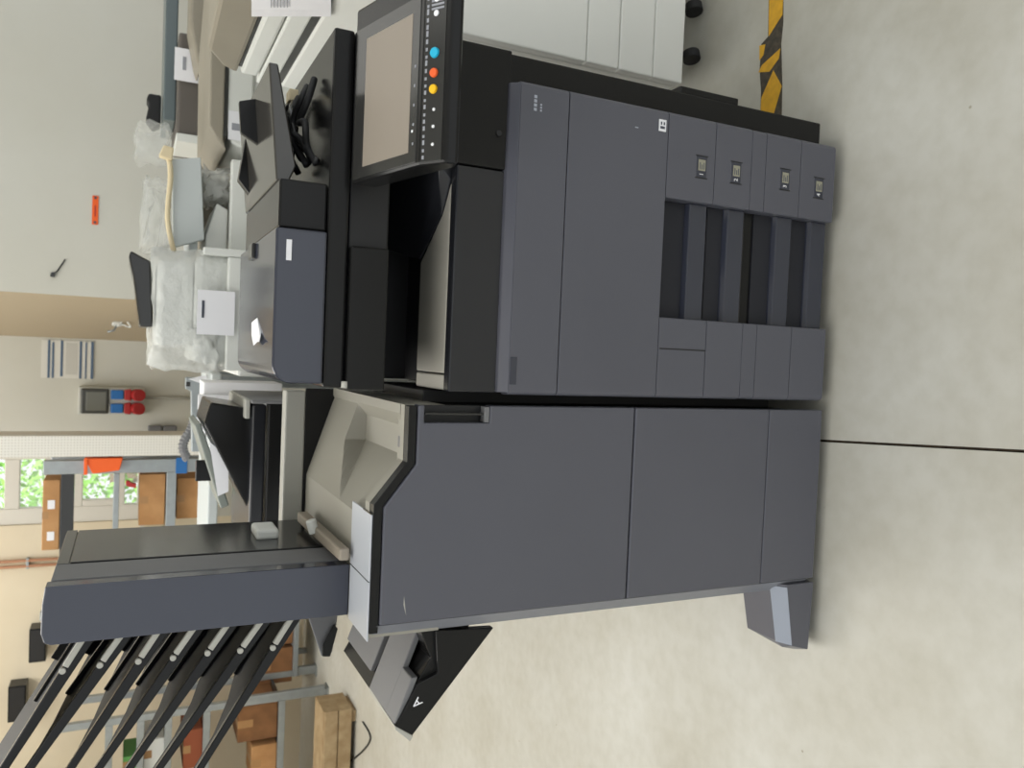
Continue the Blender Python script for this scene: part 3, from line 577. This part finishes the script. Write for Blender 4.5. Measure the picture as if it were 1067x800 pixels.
for (px0, py0, px1, py1, lab) in ((203, 430, 216, 455, 'crumpled white paper strip standing on the bench'), (196, 390, 210, 402, 'white folded sheet at the right end of the bench')):
    q_ = rect(px0, py0, px1, py1, 2.3)
    solo('paper_scrap', b_hull([(q_[0], 2.28, q_[2]-.03), (q_[1], 2.3, q_[2]-.02), (q_[1]-.02, 2.29, q_[3]), (q_[0]+.03, 2.31, q_[3]-.01), (q_[0], 2.284, q_[2]-.03), (q_[1], 2.304, q_[2]-.02)]), PAPER, lab, 'paper')
rw = rect(212, 398, 240, 424, 1.95)
BK = Thing('white_carton', 'small white carton between the black copier and the wrapped copier', 'box', ((rw[0]+rw[1])/2, 2.05, rw[2]))
BK.box('carton_body', rw[0], rw[1], 1.95, 2.15, rw[2]-.2, rw[3], PAPER, .004); BK.box('carton_flap', rw[0]-.01, rw[0]+.05, 1.93, 1.95, rw[2], rw[3]+.02, PAPER, .002)

# ------------------------------------------------------------------ on the walls
r = rect(96, 204, 102.5, 234, WA); OS = Thing('orange_sticker', 'narrow orange sticker with black ends on the back wall', 'sticker', ((r[0]+r[1])/2, WA, r[2]))
o_ = OS.box('strip', r[0], r[1], WA-.006, WA-.001, r[2], r[3], ORANGE, .001)
for x in (r[0]+.006, r[1]-.02): OS.box('end_mark', x, x+.014, WA-.008, WA-.005, r[2]+.01, r[3]-.01, INK, 0, o_)
OS.box('print_line', r[0]+.05, r[1]-.06, WA-.008, WA-.005, (r[2]+r[3])/2-.003, (r[2]+r[3])/2+.003, RED, 0, o_)
CW = Thing('hanging_wire', 'thin loose wire end hanging on the wall near the column', 'wire', at(56, 286, WA))
CW.add('wire', b_tube([at(x, y, WA-.012) for x, y in ((68, 270), (64, 276), (60, 282), (55, 286))], .004, 6), RUBBER); CW.add('wire_clip', b_hull([at(x, y, WA-d_) for x, y in ((53, 284), (58, 283), (57, 289), (52, 288)) for d_ in (.001, .02)]), DKGREY, .002)
tt = min((k/200 for k in range(201)), key=lambda t: abs(at(122, 336, WA+(WB-WA)*t).x-(xa+(xb-xa)*t)))
hk = at(122, 336, WA+(WB-WA)*tt)
WH = Thing('wall_hook', 'small white metal hook with loose tie on the brown column face', 'hook', (hk.x-.01, hk.y, hk.z))
WH.add('hook_plate', b_cyl((hk.x-.012, hk.y-.012, hk.z), .035, .02, (1, .3, 0), 12), WHITEP, .004)
WH.add('hook_arm', b_tube([(hk.x-.02, hk.y-.02, hk.z), (hk.x-.06, hk.y-.03, hk.z+.02), (hk.x-.07, hk.y-.03, hk.z+.06)], .008, 6), STEEL, smooth=True)
WH.add('tie', b_tube(smoothpath([(hk.x-.03, hk.y-.03, hk.z), (hk.x+.02, hk.y-.05, hk.z-.05), (hk.x-.03, hk.y-.05, hk.z-.09), (hk.x-.01, hk.y-.03, hk.z-.03)], 4), .006, 6), WHITEP, smooth=True)
r = rect(43, 355, 98, 394, WB); PO = Thing('wall_chart', 'white notice with dark blue ruled columns on the back wall', 'poster', ((r[0]+r[1])/2, WB, r[2]))
p_ = PO.box('sheet', r[0], r[1], WB-.008, WB-.002, r[2], r[3], mat('chart_paper', (214, 212, 204), .8), 0)
BLINK = mat('blue_ink', (84, 104, 128), .8)
H = r[3]-r[2]; W_ = r[1]-r[0]
for f0, t, a, b in ((.12, .045, 0, 1), (.2, .04, .05, 1), (.36, .045, 0, .95), (.72, .045, 0, 1), (.83, .03, .02, 1), (.94, .05, 0, 1)):
    PO.box('ruled_line', r[0]+W_*(1-b), r[1]-W_*a, WB-.011, WB-.007, r[3]-H*(f0+t), r[3]-H*f0, BLINK, 0, p_)
PO.box('print_block', r[0]+W_*.1, r[1]-W_*.05, WB-.0095, WB-.007, r[3]-H*.68, r[3]-H*.46, mat('pale_print', (196, 194, 186), .8), 0, p_)
r = rect(82, 403, 150, 431, WB); SO = Thing('socket_box', 'grey wall power box with dark cover, blue sockets and red plugs', 'power box', ((r[0]+r[1])/2, WB, r[2]))
H = r[3]-r[2]; W_ = r[1]-r[0]
sb = SO.box('housing', r[0], r[1], WB-.11, WB-.001, r[2], r[3], mat('socket_grey', (196, 196, 188), .5), .008)
SO.box('breaker_cover', r[0]+.01, r[1]-.01, WB-.135, WB-.11, r[3]-H*.46, r[3]-H*.04, mat('smoked_cover', (62, 62, 56), .25), .012, sb); SO.box('breaker_window', r[0]+.035, r[1]-.035, WB-.14, WB-.134, r[3]-H*.42, r[3]-H*.12, mat('smoked_window', (104, 104, 94), .2), .004, sb)
for s in (.25, .75):
    x = r[0]+W_*s; SO.box('blue_socket', x-W_*.17, x+W_*.17, WB-.14, WB-.11, r[3]-H*.68, r[3]-H*.49, BLUE, .008, sb)
    SO.box('socket_hinge', x-W_*.15, x+W_*.15, WB-.13, WB-.11, r[3]-H*.48, r[3]-H*.465, LIGHTG, .002, sb)
    z = r[3]-H*.9; SO.add('red_socket', b_cyl((x, WB-.15, z), W_*.22, .08, (0, -1, -.35)), RED, .006, sb); SO.add('red_socket_lid', b_hull([(x+dx, WB-y, z+dz) for dx, dz in ((-.04, .1), (.04, .1), (-.05, .05), (.05, .05)) for y in (.11, .15)]), RED, .008, sb)
xg = (r[0]+r[1])/2+.03; SO.add('conduit', b_tube([(xg, WB-.03, r[2]), (xg, WB-.03, r[2]-.42)], .014), LIGHTG, smooth=True)
r = rect(154, 443, 184, 456, WB); WO = Thing('double_outlet', 'grey double wall outlet at the foot of the perforated post', 'outlet', ((r[0]+r[1])/2, WB, r[2]))
zmid = (r[2]+r[3])/2
for z0, z1 in ((r[2], zmid-.004), (zmid+.004, r[3])): WO.box('outlet_cover', r[0], r[1], WB-.06, WB-.001, z0, z1, GREYP, .01)

# ------------------------------------------------------------------ perforated post and window-side rack
def perf():
    m = bpy.data.materials.new('perforated_white'); m.use_nodes = True; nt = m.node_tree; b = nt.nodes['Principled BSDF']; b.inputs['Roughness'].default_value = .5
    g = nt.nodes.new('ShaderNodeNewGeometry'); sep = nt.nodes.new('ShaderNodeSeparateXYZ'); nt.links.new(g.outputs['Position'], sep.inputs[0])
    def mth(op, a, bb):
        n = nt.nodes.new('ShaderNodeMath'); n.operation = op
        for i, v in enumerate((a, bb)):
            if v is None: continue
            if isinstance(v, (int, float)): n.inputs[i].default_value = v
            else: nt.links.new(v, n.inputs[i])
        return n.outputs[0]
    s1 = mth('SINE', mth('MULTIPLY', mth('ADD', sep.outputs['X'], sep.outputs['Z']), 170), None)
    s2 = mth('SINE', mth('MULTIPLY', mth('SUBTRACT', sep.outputs['X'], sep.outputs['Z']), 170), None)
    hole = mth('GREATER_THAN', mth('MULTIPLY', s1, s2), .45)
    mx = nt.nodes.new('ShaderNodeMix'); mx.data_type = 'RGBA'; nt.links.new(hole, mx.inputs[0]); mx.inputs[6].default_value = rgb(224, 222, 214); mx.inputs[7].default_value = rgb(200, 197, 188)
    nt.links.new(mx.outputs[2], b.inputs['Base Color']); return m
YR = 4.6
r = rect(-60, 454, 186, 476, YR)
PP = Thing('perforated_post', 'white perforated steel panel standing upright beside the window', 'panel', ((r[0]+r[1])/2, YR, 0))
PP.box('perforated_panel', r[0], r[1], YR, YR+.03, 0, r[3]+.3, perf(), .003); PP.box('edge_fold', r[0], r[0]+.012, YR+.03, YR+.3, 0, r[3]+.3, FRW, .003); PP.box('edge_fold', r[1]-.012, r[1], YR+.03, YR+.3, 0, r[3]+.3, FRW, .003)
RK = Thing('storage_rack', 'grey steel storage rack in front of the window', 'rack', (-1.0, YR+.4, 0))
r = rect(45, 479, 195, 493, YR+.1); RK.box('post', r[0], r[1], YR+.1, YR+.16, 0, r[3], STEEL, .004)
xl_ = at(120, 640, YR+.1).x
RK.box('post', xl_, xl_+.06, YR+.1, YR+.16, 0, r[3], STEEL, .004); RK.box('post', xl_, xl_+.06, YR+.7, YR+.76, 0, r[3], STEEL, .004); RK.box('post', r[0], r[1], YR+.7, YR+.76, 0, r[3], STEEL, .004)
for px, px2 in ((62, 76), (172, 182)):
    q_ = rect(px, 485, px2, 640, YR+.1); RK.box('beam', xl_+.06, r[0], YR+.1, YR+.15, q_[2], q_[3], STEEL if px > 100 else DKGREY, .003); RK.box('shelf_board', xl_+.06, r[0], YR+.16, YR+.7, q_[3]-.03, q_[3]-.005, DKGREY, .003)  # upper beam's shade is put into its darker colour
q_ = rect(118, 493, 124, 545, YR+.1); RK.box('cross_rail', xl_+.06, r[0], YR+.1, YR+.13, q_[2], q_[3], STEEL, .003)
RK.box('post_foot', r[0]-.01, r[1]+.01, YR+.085, YR+.1, at(196, 485, YR).z, at(184, 485, YR).z, BLUE, .003, label='blue sleeve')
def carton(Yf, pr, label, m, dep=.4, grp=None):
    q = rect(*pr, Yf); c = Thing('cardboard_box', label, 'box', ((q[0]+q[1])/2, Yf+dep/2, q[2]), grp)
    c.box('carton_body', q[0], q[1], Yf, Yf+dep, q[2], q[3], m, .005)
    c.box('packing_tape', (q[0]+q[1])/2-.025, (q[0]+q[1])/2+.025, Yf-.001, Yf+dep+.001, q[3]-(q[3]-q[2])*.35, q[3]+.001, mat('tan_tape', (170, 128, 82), .4), 0)
    return c, q
c, q = carton(YR+.17, (44, 500, 62.2, 573), 'long flat cardboard box with small labels on the upper rack shelf', CARD, .5)
for k in (.35, .8): c.box('box_label', q[0]+(q[1]-q[0])*(1-k)-.03, q[0]+(q[1]-q[0])*(1-k)+.03, YR+.167, YR+.17, q[2]+.03, q[3]-.03, PAPER, 0)
carton(YR+.17, (145, 494, 172, 547), 'wide cardboard box on the lower rack shelf beside the post', CARD, .4); carton(YR+.2, (184, 498, 208, 540), 'cardboard box under the lower rack shelf, above the bench', CARD, .3)
r = rect(88, 477, 128, 493, YR+.02)
OB = Thing('orange_bin', 'orange plastic bin hung on the rack post', 'bin', ((r[0]+r[1])/2, YR, r[2]))
OB.prism('bin_shell', [(r[0]+.02, r[2]+.02), (r[1], r[2]), (r[1], r[3]), (r[0], r[3]-.05)], 1, YR+.0, YR+.09, ORANGE, .006); OB.box('bin_rim', r[0]-.004, r[1]+.004, YR-.012, YR+.0, r[3]-.02, r[3]+.002, ORANGE, .003)
r = rect(131, 501, 142, 509, YR+.05); solo('red_clamp', b_prism([(r[0], r[2]), (r[0]+.03, r[2]), (r[0]+.04, r[3]-.03), (r[1], r[3]-.02), (r[1], r[3]), (r[0]+.02, r[3])], 1, YR+.05, YR+.098), RED, 'small red clamp hooked on the rack rail', 'clamp', .003)
# pipe on the wall
xp = at(20, 589, WB).x
PI = Thing('wall_pipe', 'slim copper heating pipe running up the wall left of the window', 'pipe', (xp, WB, 0))
for dx in (0, .045): PI.add('pipe', b_tube([(xp+dx, WB-.04, 0), (xp+dx, WB-.04, 4.0)], .012), mat('copper_pipe', (176, 128, 98), .5), smooth=True)
for z in (1.2, 2.2): PI.box('pipe_bracket', xp-.02, xp+.065, WB-.05, WB, z, z+.02, STEEL, .002)
# black boxes fixed high on the wall
for pr, lab in (((30, 655, 48, 690), 'small black box fixed to wall just above the top sorter tray'), ((8, 715, 27, 752), 'small black box on wall at the far left')):
    q = rect(*pr, WB-.16); t_ = Thing('wall_speaker', lab, 'speaker', ((q[0]+q[1])/2, WB-.1, q[2]), 'black boxes on the left')
    t_.box('cabinet', q[0], q[1], WB-.16, WB-.001, q[2], q[3], BLACK, .006); t_.box('grille', q[0]+.01, q[1]-.01, WB-.166, WB-.16, q[2]+.01, q[3]-.01, DEEP, .002)

# ------------------------------------------------------------------ workshop rack on the left
pf = atz(342, 717, 0); RY = pf.y; RX = pf.x
L = Thing('shelf_rack', 'grey steel shelving unit at the far left behind the sorter trays', 'rack', (RX-.6, RY+.3, 0))
ztop = at(62, 778, RY).z
for x in (RX-1.3, RX-.05):
    for y in (RY, RY+.45): L.box('post', x, x+.05, y, y+.05, .012, ztop, STEEL, .004); L.box('post_foot', x-.02, x+.07, y-.03, y+.08, 0, .012, STEEL, .003)
L.box('post_face', RX+.004, RX+.03, RY-.02, RY+.02, .03, .75, STEEL, .004)
SZ = [at(px, 775, RY).z for px in (290, 212, 172, 143, 110)]
for z in SZ:
    L.box('shelf_board', RX-1.25, RX-.05, RY+.03, RY+.48, z-.02, z, DKGREY, .003); L.box('beam', RX-1.25, RX-.05, RY, RY+.03, z-.045, z+.005, STEEL, .003)
def rbox(px0, py0, px1, py1, Yf, z, label, m, dep=.4, name='cardboard_box', cat='box'):
    q = rect(px0, py0, px1, py1, Yf); z = q[2] if z is None else z
    c = Thing(name, label, cat, ((q[0]+q[1])/2, Yf+dep/2, z), 'boxes on the left shelving')
    c.box('carton_body', q[0], q[1], Yf, Yf+dep, z, q[3], m, .006)
    c.box('packing_tape', (q[0]+q[1])/2-.03, (q[0]+q[1])/2+.03, Yf-.001, Yf+dep+.001, z+(q[3]-z)*.62, q[3]+.001, mat('tan_tape', (170, 128, 82), .4), 0)
rbox(248, 734, 288, 771, RY+.08, SZ[0], 'brown cardboard box on the lowest shelf behind the steel post', CARDD)
rbox(262, 776, 289, 812, RY+.06, SZ[0], 'tan cardboard box on lowest shelf at the picture edge', CARD, .3)
rbox(191, 760, 211, 800, RY+.08, SZ[1], 'reddish brown carton on the second shelf between two sorter trays', mat('red_brown_card', (150, 82, 54), .85), .4)
rbox(150, 770, 171, 800, RY+.08, SZ[2], 'pale carton on the third shelf behind the sorter trays', OFFW, .4)
rbox(128, 788, 142.5, 806, RY+.08, SZ[3], 'small green box on the fourth shelf at the picture edge', mat('green_card', (96, 160, 84), .7), .3)
# low table behind with two brown boxes
TBY = min(RY+.75, WB-.62)
q = rect(306, 650, 316, 714, TBY)
TB = Thing('low_table', 'low grey steel table in front of the wall right of the shelving', 'table', ((q[0]+q[1])/2, TBY+.25, 0))
TB.box('table_top', q[0]+.08, q[1]+.1, TBY, TBY+.5, q[3]-.04, q[3], STEEL, .004)
for x in (q[0]+.1, q[1]+.04):
    for y in (TBY+.02, TBY+.44): TB.box('leg', x, x+.045, y, y+.045, 0, q[3]-.04, STEEL, .003)
rbox(268, 676, 306, 712, TBY+.04, q[3], 'dark brown box standing on the low steel table', CARDD, .4)
rbox(272, 640, 306, 672, TBY+.06, q[3], 'brown box on the low table partly hidden by the sorter', CARDD, .35)
# crate on the floor, in front of the rack
cf = atz(372, 738, 0); cb = at(338, 738, cf.y)
WC = Thing('wooden_crate', 'pale plywood crate on the floor before the left shelving', 'crate', (cf.x-.25, cf.y+.12, 0))
WC.box('crate_body', cf.x-.7, cf.x, cf.y+.02, cf.y+.3, .03, cb.z, WOOD, .004)
for k in range(2): WC.box('crate_slat', cf.x-.7, cf.x+.004, cf.y, cf.y+.02, .035+k*(cb.z-.035)/2, .035+(k+.92)*(cb.z-.035)/2, WOOD, .003)
for x in (cf.x-.65, cf.x-.1): WC.box('skid', x, x+.08, cf.y+.02, cf.y+.28, 0, .03, WOOD, .003)
FC = solo('floor_cable', b_tube(smoothpath([atz(x, y, .006) for x, y in ((378, 752), (386, 768), (378, 782), (362, 795), (345, 806))], 6), .006), RUBBER, 'thin black cable curling on the floor by the crate', 'cable', smooth=True)

# small grey bracket tip below the sorter at the rear of the finisher
q = at(330, 660, .55)
BRK = Thing('tray_stop', 'small grey tray end poking out behind the finisher', 'tray', (q.x, .55, q.z))
BRK.add('tray_plate', b_hull([at(x, y, Y) for x, y in ((320, 640), (352, 640), (346, 680), (335, 684)) for Y in (.55, .57)]), GREYP, .003); BRK.add('plate_edge', b_hull([at(x, y, Y) for x, y in ((336, 672), (348, 650), (352, 655), (344, 684), (336, 684)) for Y in (.538, .551)]), BLACK, .002)

# ------------------------------------------------------------------ trees outside the window
for i, (x, y, z, s) in enumerate(((-1.6, 9.4, 1.7, 1.6), (1.9, 10.5, 2.2, 1.7), (-3.4, 13.5, 2.8, 2.2))):
    t_ = Thing('garden_tree', ['leafy green tree straight behind the window', 'leafy tree farther right outside the window', 'leafy tree farther left outside the window'][i], 'tree', (x, y, -.5), 'trees outside the window')
    t_.add('trunk', b_tube([(x, y, -.5), (x+.05, y, .6), (x, y, z)], .09), BARK, smooth=True)
    bm = bmesh.new(); rr2 = random.Random(40+i)
    for k in range(2600):
        d = Vector((rr2.gauss(0, 1), rr2.gauss(0, 1), rr2.gauss(0, 1))).normalized()*s*rr2.uniform(.45, 1)
        c = Vector((x, y, z))+Vector((d.x, d.y, d.z*.95)); a = Vector((rr2.uniform(-1, 1), rr2.uniform(-1, 1), rr2.uniform(-1, 1))).normalized(); b = a.orthogonal().normalized(); l = rr2.uniform(.03, .075)
        bm.faces.new([bm.verts.new(c-a*l), bm.verts.new(c+b*l*.5), bm.verts.new(c+a*l), bm.verts.new(c-b*l*.5)])
    cr = t_.add('foliage', bm, LEAF); cr['kind'] = 'stuff'
